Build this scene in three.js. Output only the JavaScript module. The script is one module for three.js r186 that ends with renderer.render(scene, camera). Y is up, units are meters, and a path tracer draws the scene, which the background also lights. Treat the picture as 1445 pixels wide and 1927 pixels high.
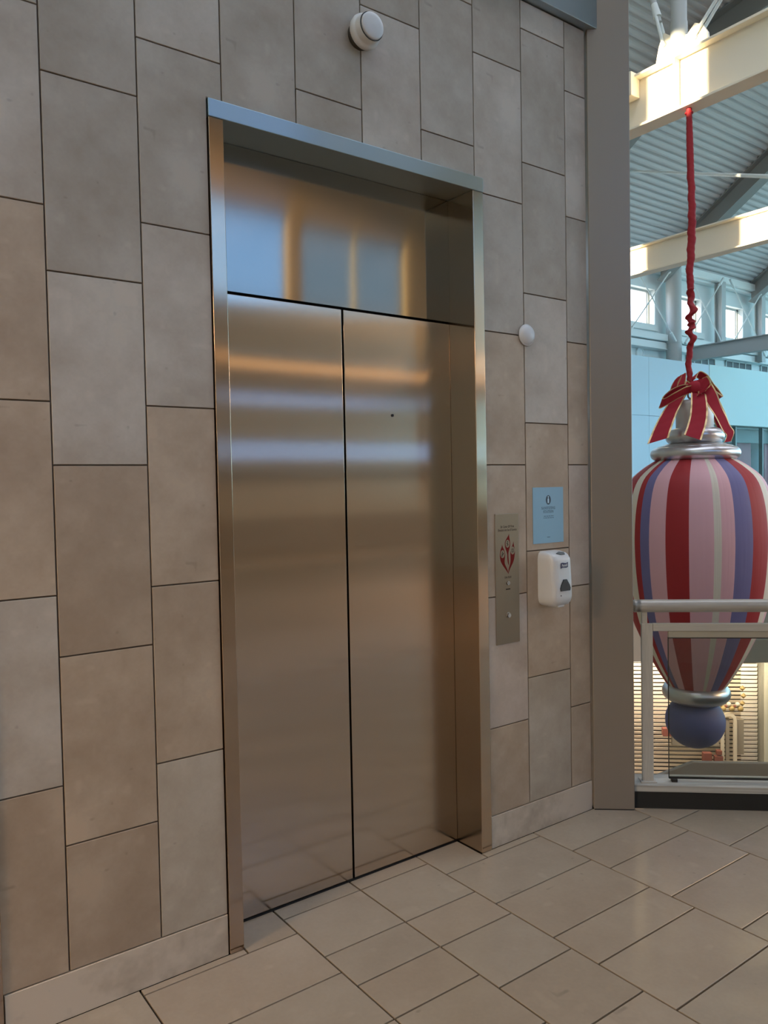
import * as THREE from 'three';
import { mergeGeometries, mergeVertices, toCreasedNormals } from 'three/addons/utils/BufferGeometryUtils.js';
import { RoundedBoxGeometry } from 'three/addons/geometries/RoundedBoxGeometry.js';
import { RectAreaLightUniformsLib } from 'three/addons/lights/RectAreaLightUniformsLib.js';
import { FontLoader } from 'three/addons/loaders/FontLoader.js';
import { TextGeometry } from 'three/addons/geometries/TextGeometry.js';

// ------------------------------------------------------------------ camera, sky, sun, exposure
const EXPOSURE = 9.4, SKY = 1.0, SUN = 3.6, FILL_LAMP = 4.9;
const scene = new THREE.Scene();
const camera = new THREE.PerspectiveCamera(2 * Math.atan(963.5 / 1481) * 180 / Math.PI, 1445 / 1927, 0.05, 200);
{
  const yaw = 36.38 * Math.PI / 180, pitch = -2.01 * Math.PI / 180, roll = -1.084 * Math.PI / 180;
  const f = new THREE.Vector3(Math.sin(yaw) * Math.cos(pitch), Math.sin(pitch), -Math.cos(yaw) * Math.cos(pitch));
  const r0 = new THREE.Vector3(Math.cos(yaw), 0, Math.sin(yaw)), u0 = new THREE.Vector3().crossVectors(r0, f);
  const r = r0.clone().multiplyScalar(Math.cos(roll)).addScaledVector(u0, Math.sin(roll));
  const u = u0.clone().multiplyScalar(Math.cos(roll)).addScaledVector(r0, -Math.sin(roll));
  camera.quaternion.setFromRotationMatrix(new THREE.Matrix4().makeBasis(r, u, f.clone().negate()));
  camera.position.set(0, 1.701, 2.616);
}
{ // clear winter sky: pale at the horizon, blue overhead, the same all the way round
  const W = 256, H = 128, data = new Float32Array(W * H * 4);
  for (let y = 0; y < H; y++) {
    const up = ((y + 0.5) / H - 0.5) * Math.PI, s = Math.max(0, Math.sin(up)), t = 1 - Math.exp(-s / 0.13), w = Math.pow(s, 0.8);
    const mix = (h, m, z) => h + (m - h) * t + (z - m) * w * t;
    const c = up < 0 ? [0.42, 0.40, 0.37] : [mix(1.38, 0.43, 0.29), mix(1.3, 0.58, 0.45), mix(1.35, 0.765, 0.675)];
    for (let x = 0; x < W; x++) { const o = (y * W + x) * 4; data[o] = c[0]; data[o + 1] = c[1]; data[o + 2] = c[2]; data[o + 3] = 1; }
  }
  const t = new THREE.DataTexture(data, W, H, THREE.RGBAFormat, THREE.FloatType);
  t.mapping = THREE.EquirectangularReflectionMapping; t.magFilter = THREE.LinearFilter; t.needsUpdate = true;
  scene.background = t; scene.backgroundIntensity = SKY;
}
const SUN_DIR = new THREE.Vector3(1, -0.15, 0.144).normalize();
const sun = new THREE.DirectionalLight(new THREE.Color(1.0, 0.78, 0.5), SUN);
sun.position.copy(SUN_DIR).multiplyScalar(-40).add(new THREE.Vector3(5.9, 5, -1.2)); sun.target.position.set(5.9, 5, -1.2);
sun.castShadow = true; sun.shadow.mapSize.set(2048, 2048);
Object.assign(sun.shadow.camera, { left: -30, right: 30, top: 20, bottom: -20, near: 1, far: 100 });
scene.add(sun, sun.target);
RectAreaLightUniformsLib.init();
const renderer = new THREE.WebGLRenderer({ antialias: true });
renderer.toneMapping = THREE.LinearToneMapping; renderer.toneMappingExposure = EXPOSURE;
renderer.shadowMap.enabled = true; renderer.outputColorSpace = THREE.SRGBColorSpace;

// ------------------------------------------------------------------ helpers
let seed = 7, winN = 1;
const rnd = () => { seed = (seed * 1664525 + 1013904223) >>> 0; return seed / 4294967296; };
const rr = (a, b) => a + (b - a) * rnd();
const used = {};
const numbered = (n) => { const k = used[n] = (used[n] ?? -1) + 1; return k ? n + '_' + String(k).padStart(3, '0') : n; };
function add(name, geo, mat, parent) {
  const m = new THREE.Mesh(geo, mat); m.castShadow = m.receiveShadow = true;
  m.name = parent ? name : numbered(name); (parent ?? scene).add(m); return m;
}
function tag(o, label, category, group) { o.userData.label = label; o.userData.category = category; if (group) o.userData.group = group; return o; }
function thing(name, label, category, pos = [0, 0, 0], turn = 0, group) {
  const g = new THREE.Group(); g.name = numbered(name); g.position.set(...pos); g.rotation.y = turn; scene.add(g); return tag(g, label, category, group);
}
function struct(name, geo, mat) { const m = add(name, geo, mat); m.userData.kind = 'structure'; return m; }
const bx = (x0, x1, y0, y1, z0, z1) => { const g = new THREE.BoxGeometry(x1 - x0, y1 - y0, z1 - z0); g.translate((x0 + x1) / 2, (y0 + y1) / 2, (z0 + z1) / 2); return g; };
const rbx = (x0, x1, y0, y1, z0, z1, r = 0.002, s = 1) => { const g = new RoundedBoxGeometry(x1 - x0, y1 - y0, z1 - z0, s, r); g.translate((x0 + x1) / 2, (y0 + y1) / 2, (z0 + z1) / 2); return g; };
const merge = (list) => mergeGeometries(list.map((g) => { const n = g.index ? g.toNonIndexed() : g; for (const k of Object.keys(n.attributes)) if (!['position', 'normal', 'uv'].includes(k)) n.deleteAttribute(k); return n; }));
const V = (x, y, z) => new THREE.Vector3(x, y, z);
function rod(a, b, r, n = 10, r2 = r) { // straight bar from a to b
  const d = b.clone().sub(a), g = new THREE.CylinderGeometry(r2, r, d.length(), n);
  g.applyQuaternion(new THREE.Quaternion().setFromUnitVectors(V(0, 1, 0), d.clone().normalize())); const m = a.clone().add(b).multiplyScalar(0.5); return g.translate(m.x, m.y, m.z);
}
const poly = (pts) => new THREE.Shape(pts.map(([x, y]) => new THREE.Vector2(x, y)));
function slab(pts, depth, bevel = 0, holes = []) { // flat outline with thickness, front face at z = 0
  const s = poly(pts); for (const h of holes) s.holes.push(poly(h));
  const g = new THREE.ExtrudeGeometry(s, { depth: depth - bevel, bevelEnabled: bevel > 0, bevelThickness: bevel, bevelSize: bevel, bevelOffset: -bevel, bevelSegments: 1, curveSegments: 12 });
  return g.translate(0, 0, -(depth - bevel) - (bevel > 0 ? bevel : 0));
}
const shiftUV = (g, u, v) => { const a = g.attributes.uv; for (let i = 0; i < a.count; i++) a.setXY(i, a.getX(i) + u, a.getY(i) + v); return g; };

// ------------------------------------------------------------------ textures
function noiseGrid(n) { const a = new Float32Array(n * n); for (let i = 0; i < n * n; i++) a[i] = rnd(); return a; }
function tiled(n) { const g = noiseGrid(n); return (u, v) => { const x = u * n, y = v * n, i = Math.floor(x), j = Math.floor(y), s = x - i, t = y - j, a = s * s * (3 - 2 * s), b = t * t * (3 - 2 * t); const q = (p, r) => g[(((r % n) + n) % n) * n + (((p % n) + n) % n)]; return (q(i, j) * (1 - a) + q(i + 1, j) * a) * (1 - b) + (q(i, j + 1) * (1 - a) + q(i + 1, j + 1) * a) * b; }; }
function texture(W, H, f, srgb = true) {
  const d = new Uint8Array(W * H * 4);
  for (let y = 0; y < H; y++) for (let x = 0; x < W; x++) { const c = f(x / W, y / H), o = (y * W + x) * 4; for (let k = 0; k < 3; k++) d[o + k] = Math.max(0, Math.min(255, Math.round(255 * c[k]))); d[o + 3] = 255; }
  const t = new THREE.DataTexture(d, W, H, THREE.RGBAFormat); t.wrapS = t.wrapT = THREE.RepeatWrapping; t.magFilter = THREE.LinearFilter; t.minFilter = THREE.LinearMipmapLinearFilter; t.generateMipmaps = true;
  if (srgb) t.colorSpace = THREE.SRGBColorSpace; t.needsUpdate = true; return t;
}
const n5 = tiled(5), n9 = tiled(9), n21 = tiled(21), n60 = tiled(60), n160 = tiled(160), n33 = tiled(33);
const stoneMap = (blotch, warm) => texture(512, 512, (u, v) => {
  const a = n5(u, v) * 0.4 + n9(u, v) * 0.3 + n21(u, v) * 0.2 + n60(u, v) * 0.1 - 0.5, f = n160(u, v) - 0.5;
  const pit = Math.max(0, n33(u, v) - 0.955) * 2.2, light = Math.max(0, n21(v, u) - 0.86) * 0.3;
  const l = 0.93 + blotch * a + 0.02 * f - pit + light;
  return [l, l - warm * a - 0.004, l - 1.9 * warm * a - 0.008];
});
const wallStone = stoneMap(0.22, -0.05), floorStone = stoneMap(0.10, -0.02);
wallStone.repeat.set(0.9, 0.9); floorStone.repeat.set(0.7, 0.7);
const wavy = (() => { const n = 256, d = new Float32Array(n * n * 4); for (let y = 0; y < n; y++) for (let x = 0; x < n; x++) { const v = n5(x / n, y / n) * 0.65 + n9(x / n, y / n) * 0.35, o = (y * n + x) * 4; d[o] = d[o + 1] = d[o + 2] = v; d[o + 3] = 1; } const t = new THREE.DataTexture(d, n, n, THREE.RGBAFormat, THREE.FloatType); t.wrapS = t.wrapT = THREE.RepeatWrapping; t.magFilter = THREE.LinearFilter; t.needsUpdate = true; return t; })();
const grime = texture(256, 256, (u, v) => { const a = 0.9 + 0.1 * (n9(u, v) * 0.5 + n33(u, v) * 0.5); return [a, a, a]; });

// ------------------------------------------------------------------ materials (linear base colours)
const M = (r, g, b, roughness = 0.6, more = {}) => new THREE.MeshPhysicalMaterial({ color: new THREE.Color().setRGB(r, g, b), roughness, ...more });
const stone = { tan: [0.445, 0.35, 0.26], brown: [0.40, 0.31, 0.228], mid: [0.415, 0.37, 0.315], light: [0.485, 0.435, 0.375], dim: [0.46, 0.40, 0.325], pink: [0.49, 0.41, 0.345] };  // mid cooled for bluish light high up, dim darkened for the weaker-lit base
const stoneMat = Object.fromEntries(Object.entries(stone).map(([k, c]) => [k, M(...c, 0.55, { map: wallStone })]));
const floorMats = [[0.36, 0.30, 0.23], [0.345, 0.29, 0.222], [0.375, 0.315, 0.245], [0.355, 0.305, 0.24]].map((c) => M(...c, 0.22, { map: floorStone }));
const grout = M(0.15, 0.11, 0.08, 0.95), floorGrout = M(0.010, 0.008, 0.006, 0.95);
const steelC = [0.56, 0.475, 0.385];
const wave = (s, r) => { const t = wavy.clone(); t.repeat.set(...r); return { bumpMap: t, bumpScale: s }; };
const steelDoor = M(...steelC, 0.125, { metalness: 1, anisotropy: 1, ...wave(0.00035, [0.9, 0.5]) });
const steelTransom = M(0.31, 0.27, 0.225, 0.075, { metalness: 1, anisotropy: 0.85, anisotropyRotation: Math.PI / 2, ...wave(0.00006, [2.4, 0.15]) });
const steelJamb = M(0.47, 0.37, 0.275, 0.15, { metalness: 1, anisotropy: 0.95 });  // browner tint put in to warm what the jambs reflect
const steelHead = M(0.43, 0.58, 0.67, 0.28, { metalness: 1, anisotropy: 1, anisotropyRotation: Math.PI / 2 });  // bluish tint put in for the sky the head reflects
const steelPlate = M(0.36, 0.31, 0.26, 0.42, { metalness: 1, anisotropy: 0.5 });
const chrome = M(0.46, 0.44, 0.42, 0.28, { metalness: 1 });
const black = M(0.008, 0.008, 0.008, 0.7), rubber = M(0.012, 0.012, 0.011, 0.6);
const taupe = M(0.26, 0.225, 0.19, 0.35, { metalness: 0.35 });
const trimMetal = M(0.36, 0.44, 0.50, 0.3, { metalness: 0.9 });  // blue put into the metal for sky light on the cornice front
const creamSteel = M(0.88, 0.82, 0.68, 0.5), greySteel = M(0.42, 0.46, 0.46, 0.55), rafterShade = M(0.25, 0.265, 0.26, 0.6);  // rafter tone holds the shadow on their undersides
const deck = M(0.55, 0.58, 0.60, 0.55), paleWall = M(0.66, 0.74, 0.75, 0.8), paleTrim = M(0.70, 0.78, 0.78, 0.6);
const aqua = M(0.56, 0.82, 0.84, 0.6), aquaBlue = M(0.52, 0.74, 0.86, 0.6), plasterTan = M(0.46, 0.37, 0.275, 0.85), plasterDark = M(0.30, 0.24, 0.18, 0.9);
const railPaint = M(0.46, 0.45, 0.41, 0.4, { map: grime }), railTube = M(0.42, 0.41, 0.38, 0.35, { map: grime, metalness: 0.2 });
const concrete = M(0.42, 0.42, 0.39, 0.8, { map: stoneMap(0.5, 0) });
const glass = M(1, 1, 1, 0.02, { transmission: 1, thickness: 0, ior: 1.5 });
const pane = (r, g, b) => M(r, g, b, 0.02, { transmission: 1, thickness: 0, ior: 1.5 });   // glass sheets; tints added to set the light each opening lets in
const G_ROOF = pane(1, 0.84, 0.75), G_END = pane(0.52, 0.70, 0.745), G_HIGH = pane(0.37, 0.485, 0.60), G_DIM = pane(0.30, 0.35, 0.38), G_STRIP = pane(0.205, 0.245, 0.315), G_LEFT = pane(0.74, 0.69, 0.55);
const shopGlass = M(0.93, 0.97, 0.97, 0.02, { transmission: 1, thickness: 0, specularIntensity: 0.12 });
const tintGlass = M(0.87, 0.88, 0.84, 0.02, { transmission: 1, thickness: 0, ior: 1.45 });
const white = M(0.56, 0.58, 0.60, 0.35), softWhite = M(0.52, 0.53, 0.53, 0.4);

// ------------------------------------------------------------------ floor
const RP = V(3.404, 0, 0.13), RD = V(0.74, 0, 0.6726), RN = V(0.6726, 0, -0.74);   // foot of the railing, its direction, outward normal
const RAIL = 2.6;
{
  const edge = RP.clone().addScaledVector(RD, RAIL);
  const base = slab([[-6, 0.21], [-6, -12.3], [30, -12.3], [30, -edge.z], [edge.x, -edge.z], [RP.x, -RP.z], [3.2, 0.2]], 0.4).rotateX(-Math.PI / 2).translate(0, -0.0115, 0);
  const floor = struct('floor', base, floorGrout);
  struct('floor_hall', merge([bx(-6, 30, -0.05, -0.002, 3.25, 12), bx(-6, -1.31, -0.05, -0.002, 0.02, 3.25), bx(5.7, 30, -0.05, -0.002, 2.0, 3.25)]), M(0.40, 0.34, 0.27, 0.3, { map: floorStone }));
  const clip = (pts) => { const out = []; const d = (p) => (p[0] - RP.x) * RN.x + (p[1] - RP.z) * RN.z + 0.003; pts.forEach((p, i) => { const q = pts[(i + 1) % pts.length], a = d(p), b = d(q); if (a <= 0) out.push(p); if (a * b < 0) { const t = a / (a - b); out.push([p[0] + (q[0] - p[0]) * t, p[1] + (q[1] - p[1]) * t]); } }); return out; };
  const G = 0.0034;
  const tile = (x0, x1, z0, z1) => {
    let p = [[x0 + G, z0 + G], [x1 - G, z0 + G], [x1 - G, z1 - G], [x0 + G, z1 - G]];
    if (x1 > 3.3) p = clip(p);
    if (p.length < 3) return;
    let area = 0; p.forEach((a, i) => { const b = p[(i + 1) % p.length]; area += a[0] * b[1] - b[0] * a[1]; }); if (Math.abs(area) < 0.004) return;
    const g = slab(p.map(([x, z]) => [x, -z]), 0.012, 0.0012); shiftUV(g, rnd() * 4, rnd() * 4); g.rotateX(-Math.PI / 2);
    const m = add('tile', g, floorMats[Math.floor(rnd() * 4)], floor); m.castShadow = false;
  };
  const run = (x0, x1, joints, until = 3.2) => {
    const z = joints.slice(), steps = [0.305, 0.305, 0.207]; let k = 0;
    while (z[z.length - 1] < until) z.push(z[z.length - 1] + steps[k++ % 3]);
    for (let i = 0; i + 1 < z.length; i++) tile(x0, x1, z[i], z[i + 1]);
  };
  run(-1.3, -0.935, [0.0, 0.13, 0.44]); run(-0.935, -0.335, [0.0, 0.2, 0.5]); run(-0.335, 0.262, [0.0, 0.06, 0.37]);
  run(0.262, 0.859, [0.0, 0.25, 0.46]);
  tile(1.248, 1.455, -0.163, 0.037); tile(0.859, 1.248, 0.0, 0.037); // the sill piece and the strip along the wall
  run(0.859, 1.455, [0.037, 0.342]);
  run(1.455, 1.824, [-0.163, -0.077, 0.229, 0.437, 0.647]);
  run(1.824, 2.192, [-0.163, -0.077, 0.231, 0.440, 0.741, 1.047]);
  tile(2.192, 2.443, -0.163, 0.047); tile(2.443, 2.788, 0.0, 0.047);
  run(2.192, 2.788, [0.047, 0.352, 0.655, 0.862, 1.17]);
  run(2.788, 3.39, [0.0, 0.244, 0.453, 0.757, 1.057]);
  run(3.39, 3.99, [0.1, 0.352, 0.660, 0.868]); run(3.99, 4.36, [0.5, 0.74]); run(4.36, 4.96, [0.6, 0.9]); run(4.96, 5.56, [1.3, 1.6]);
}

// ------------------------------------------------------------------ elevator wall
const ELEV = [[1.190, 2.507, 3.067], [-0.879, 0.438, 3.067]];   // outer edges of the two elevator frames, and their top
{
  const outline = [[-6, -0.004], [-0.882, -0.004], [-0.882, 3.07], [0.441, 3.07], [0.441, -0.004], [1.187, -0.004], [1.187, 3.07], [2.51, 3.07], [2.51, -0.004], [3.229, -0.004], [3.229, 4.12], [-6, 4.12]];
  const wall = struct('wall_back', slab(outline, 0.25).translate(0, 0, -0.008), grout);
  const J0 = 0.6355, P = 0.30487, G = 0.0026;
  const even = [0.151, 0.7575, 1.368, 1.981, 2.592, 3.201, 3.818, 3.95], odd = [0.151, 0.56, 1.1705, 1.781, 2.3895, 3.005, 3.616, 3.95];
  const tones = { // from the base upwards
    0: 'brown light tan tan light mid mid'.split(' '), 1: 'brown tan brown light mid mid mid'.split(' '), 2: 'dim tan tan light mid light light'.split(' '),
    3: 'mid mid mid mid mid mid mid'.split(' '), 4: 'mid mid mid mid mid mid mid'.split(' '), 5: 'mid mid mid mid mid light mid'.split(' '), 6: 'mid mid mid mid mid mid light'.split(' '),
    7: 'tan pink tan tan mid light mid'.split(' '), 8: 'dim tan tan light mid mid light'.split(' '), 9: 'tan tan pink tan mid light mid'.split(' '),
  };
  const any = ['tan', 'mid', 'light', 'brown'];
  const cut = (x0, x1, y0, y1, [xl, xr, t]) => { // the tile's outline less the elevator opening
    xl -= 0.004; xr += 0.004; t += 0.004;
    const hx0 = Math.max(x0, xl), hx1 = Math.min(x1, xr), hy = Math.min(y1, t);
    if (y0 >= t || hx0 >= hx1) return [[x0, y0], [x1, y0], [x1, y1], [x0, y1]];
    const L = hx0 > x0 + 1e-6, R = hx1 < x1 - 1e-6, T = hy < y1 - 1e-6;
    if (!L && !R) return T ? [[x0, hy], [x1, hy], [x1, y1], [x0, y1]] : null;
    if (L && !T) return [[x0, y0], [hx0, y0], [hx0, y1], [x0, y1]];
    if (R && !T) return [[hx1, y0], [x1, y0], [x1, y1], [hx1, y1]];
    return L ? [[x0, y0], [hx0, y0], [hx0, hy], [x1, hy], [x1, y1], [x0, y1]] : [[hx1, y0], [x1, y0], [x1, y1], [x0, y1], [x0, hy], [hx1, hy]];
  };
  for (let c = -8; c <= 9; c++) {
    const x0 = J0 + P * (c - 1), x1 = c === 9 ? 3.229 : J0 + P * c, ys = c % 2 === 0 ? even : odd;
    for (let k = 0; k + 1 < ys.length; k++) {
      const hole = x1 > 0.6 ? ELEV[0] : ELEV[1];
      const p = cut(x0 + G, x1 - G, ys[k] + G, ys[k + 1] - G, hole); if (!p) continue;
      const xs = p.map((q) => q[0]), yy = p.map((q) => q[1]);
      if (Math.max(...xs) - Math.min(...xs) < 0.02 || Math.max(...yy) - Math.min(...yy) < 0.02) continue;
      const tone = tones[c]?.[k] ?? any[Math.floor(rnd() * 4)];
      add('tile', shiftUV(slab(p, 0.014, 0.0012), rnd() * 5, rnd() * 5), stoneMat[tone], wall);
    }
  }
  const bb = struct('baseboard_back', merge([[-6, -0.883], [0.442, 1.186], [2.511, 3.229]].map(([a, b]) => shiftUV(slab([[a, 0.001], [b, 0.001], [b, 0.1495], [a, 0.1495]], 0.016, 0.0012).translate(0, 0, 0.003), a * 3.1, 0.37))), M(0.52, 0.445, 0.36, 0.5, { map: stoneMap(0.5, -0.05) }));
  // cornice that caps the tiles, and the solid block behind
  const cornice = struct('trim_1', merge([rbx(-6, 3.275, 3.952, 4.10, -0.2, 0.046, 0.003), bx(-6, 3.2, 4.102, 4.30, -0.25, 0.02)]), trimMetal);
  struct('wall_side', merge([bx(2.95, 3.2, -5, 4.1, -9.4, -0.3), bx(-6, 2.95, 4.0, 4.1, -9.4, -0.3)]), plasterTan);
}
// end column: a painted steel casing set at an angle where the tiled wall stops
{
  const a = Math.atan2(0.134, 0.154), c = tag(new THREE.Group(), 'taupe steel corner column at the right end of the tiled elevator wall', 'column');
  c.name = 'corner_column'; c.position.set(3.2295, 0, 0.012); c.rotation.y = -a; scene.add(c);
  add('casing', rbx(0, 0.2085, 0.001, 4.5, -0.26, 0, 0.006, 2), taupe, c);
  add('base_seal', bx(0.004, 0.2045, 0.0, 0.004, -0.25, 0.0015), black, c);
}

// ------------------------------------------------------------------ elevators
function makeElevator(dx, label, full) {
  const g = thing('elevator', label, 'elevator', [1.8485 + dx, 0, 0]), o = -1.8485, put = (n, geo, m, p = g) => add(n, geo.translate(o, 0, 0), m, p);
  const frame = put('door_frame', merge([rbx(1.190, 1.246, 0.002, 3.004, -0.2, 0.008, 0.0025), rbx(2.445, 2.507, 0.002, 3.004, -0.2, 0.008, 0.0025)]), steelJamb);
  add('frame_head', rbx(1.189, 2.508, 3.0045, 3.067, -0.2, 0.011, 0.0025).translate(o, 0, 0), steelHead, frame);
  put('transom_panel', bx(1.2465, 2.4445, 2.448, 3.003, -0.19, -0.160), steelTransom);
  const l = put('door_panel', rbx(1.2465, 1.8445, 0.008, 2.438, -0.19, -0.163, 0.002), steelDoor), r = put('door_panel', rbx(1.8545, 2.4445, 0.008, 2.438, -0.19, -0.163, 0.002), steelDoor);
  add('keyhole', new THREE.CylinderGeometry(0.006, 0.006, 0.004, 14).rotateX(Math.PI / 2).translate(2.103 + o, 2.004, -0.162), black, r);
  put('shaft_shadow', bx(1.2465, 2.4445, 0.0, 3.0, -0.215, -0.192), black);  // black backing put in for the shade behind the door gaps
  put('sill', bx(1.2465, 2.4445, -0.004, 0.004, -0.19, -0.164), black);
  return g;
}
makeElevator(0, 'large brushed steel elevator with closed double doors and a plain transom', 'elevator');
makeElevator(-2.069, 'neighbouring elevator of which only a frame sliver shows at far left', 'elevator');

// ------------------------------------------------------------------ things on the wall
const font = await new FontLoader().loadAsync('fonts/droid/droid_sans_bold.typeface.json');
function canvasTexture(w, h, draw) { const c = document.createElement('canvas'); c.width = w; c.height = h; draw(c.getContext('2d'), w, h); const t = new THREE.CanvasTexture(c); t.colorSpace = THREE.SRGBColorSpace; t.anisotropy = 8; return t; }
{ // call panel: plate with printed fire notice, key switch, push button
  const g = thing('call_panel', 'brushed steel elevator call panel with red flame fire notice and push button', 'call panel', [2.635, 0.945, 0]);
  const W = 0.154, H = 0.609;
  const plateMap = canvasTexture(512, 2024, (x, w, h) => {
    x.fillStyle = '#bdb0a0'; x.fillRect(0, 0, w, h);
    x.fillStyle = '#2a1f18'; x.textAlign = 'center'; x.font = 'bold 50px sans-serif'; x.fillText('In Case Of Fire', 262, 215, 300); x.fillText('Elevators Are Out Of Service', 262, 268, 415);
    // flame emblem: three tongues that meet in a point, a pictograph in each
    x.save(); x.translate(262, 300); const s = 1.0; x.scale(s, s);
    const flame = (draw) => { x.beginPath(); draw(); x.closePath(); x.fillStyle = '#8c1409'; x.fill(); };
    flame(() => { x.moveTo(36, 8); x.bezierCurveTo(36, 70, 58, 110, 58, 165); x.bezierCurveTo(58, 240, 20, 270, 18, 330); x.bezierCurveTo(16, 400, 30, 440, 24, 505); x.bezierCurveTo(0, 480, -12, 420, -10, 350); x.bezierCurveTo(-8, 290, -62, 250, -60, 165); x.bezierCurveTo(-58, 95, 10, 70, 36, 8); });
    flame(() => { x.moveTo(-118, 165); x.bezierCurveTo(-112, 230, -60, 250, -56, 330); x.bezierCurveTo(-54, 400, -80, 430, -62, 480); x.bezierCurveTo(-45, 525, 0, 560, 12, 640); x.bezierCurveTo(-20, 590, -100, 520, -145, 450); x.bezierCurveTo(-175, 400, -180, 330, -160, 270); x.bezierCurveTo(-150, 230, -125, 215, -118, 165); });
    flame(() => { x.moveTo(135, 130); x.bezierCurveTo(135, 200, 165, 240, 160, 320); x.bezierCurveTo(155, 420, 120, 470, 80, 520); x.bezierCurveTo(40, 570, 25, 600, 12, 640); x.bezierCurveTo(5, 590, 20, 560, 45, 500); x.bezierCurveTo(70, 440, 60, 380, 60, 320); x.bezierCurveTo(62, 240, 120, 200, 135, 130); });
    for (const [cx, cy, k] of [[0, 165, 0], [-112, 320, 1], [112, 278, 2]]) {
      x.beginPath(); x.ellipse(cx, cy, 46, 62, 0, 0, 7); x.fillStyle = '#b5a898'; x.fill();
      x.strokeStyle = x.fillStyle = '#1d1612'; x.lineWidth = 9;
      if (k === 0) { x.beginPath(); x.arc(cx, cy - 32, 9, 0, 7); x.fill(); x.beginPath(); x.moveTo(cx - 2, cy - 18); x.lineTo(cx + 4, cy + 8); x.lineTo(cx - 12, cy + 38); x.moveTo(cx + 4, cy + 8); x.lineTo(cx + 18, cy + 22); x.moveTo(cx - 20, cy); x.lineTo(cx, cy - 12); x.stroke(); }
      if (k === 1) { x.beginPath(); x.moveTo(cx - 28, cy + 30); x.lineTo(cx - 8, cy + 30); x.lineTo(cx - 8, cy + 10); x.lineTo(cx + 10, cy + 10); x.lineTo(cx + 10, cy - 10); x.lineTo(cx + 28, cy - 10); x.stroke(); x.beginPath(); x.arc(cx - 2, cy - 28, 8, 0, 7); x.fill(); x.beginPath(); x.moveTo(cx - 6, cy - 16); x.lineTo(cx - 12, cy + 8); x.stroke(); }
      if (k === 2) { x.lineWidth = 5; x.strokeRect(cx - 20, cy - 24, 40, 48); x.beginPath(); x.moveTo(cx, cy - 24); x.lineTo(cx, cy + 24); x.stroke(); }
    }
    x.restore();
    x.fillStyle = '#2a1f18'; x.font = 'bold 46px sans-serif'; x.fillText('Use Exit', 262, 1005, 150);
    for (let i = -1; i <= 1; i++) { x.fillRect(262 + i * 38 - 7, 1060 + Math.abs(i) * 14, 14, 12); }
    x.fillRect(212, 1168, 100, 16);
  });
  const front = new THREE.PlaneGeometry(W - 0.003, H - 0.003).translate(0, H / 2, 0.0042);
  add('plate', rbx(-W / 2, W / 2, 0, H, 0.0, 0.004, 0.0015), steelPlate, g);
  add('print', front, M(0.45, 0.40, 0.34, 0.42, { metalness: 0.85, map: plateMap }), g);
  const k = add('key_switch', new THREE.CylinderGeometry(0.0085, 0.0095, 0.006, 20).rotateX(Math.PI / 2).translate(0.002, 0.284, 0.006), chrome, g);
  add('key_slot', bx(0.0005, 0.0035, 0.278, 0.29, 0.008, 0.0094), black, k);
  const b = add('button', new THREE.CylinderGeometry(0.0095, 0.0105, 0.008, 24).rotateX(Math.PI / 2).translate(0.002, 0.132, 0.008), chrome, g);
  b.userData.label = 'chrome push button';
  add('button_ring', new THREE.TorusGeometry(0.0125, 0.002, 8, 28).translate(0.002, 0.132, 0.0045), steelPlate, b);
}
{ // blue notice
  const g = thing('notice', 'pale blue sanitizing station notice taped to the stone above the hand sanitizer dispenser', 'sign', [2.922, 1.4, 0]);
  const W = 0.217, H = 0.272;
  const map = canvasTexture(868, 1088, (x, w, h) => {
    x.fillStyle = '#86b4cf'; x.fillRect(0, 0, w, h);
    x.fillStyle = '#123650'; x.beginPath(); x.ellipse(434, 245, 72, 92, 0, 0, 7); x.fill();
    x.fillStyle = '#b9dcee'; x.beginPath(); x.roundRect(412, 220, 44, 88, 10); x.fill(); x.fillRect(424, 172, 20, 50); x.fillRect(418, 172, 32, 14);
    x.fillStyle = '#123650'; x.textAlign = 'center'; x.font = 'bold 72px serif'; x.fillText('SANITIZING', 434, 430, 400); x.fillText('STATION', 434, 500, 300);
    for (let j = 0; j < 2; j++) for (let i = 0; i < 26; i++) if ((i * 7 + j * 3) % 6) x.fillRect(290 + i * 11.5, 556 + j * 34, 8.5, 13);
    for (let i = 0; i < 7; i++) x.fillRect(392 + i * 12, 968, 8, 14);
  });
  const paper = add('sheet', bx(-W / 2, W / 2, 0, H, 0.0, 0.002), M(0.24, 0.43, 0.58, 0.6), g);
  add('print', new THREE.PlaneGeometry(W - 0.002, H - 0.002).translate(0, H / 2, 0.0022), M(0.92, 0.92, 0.92, 0.5, { map }), g);
}
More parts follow.
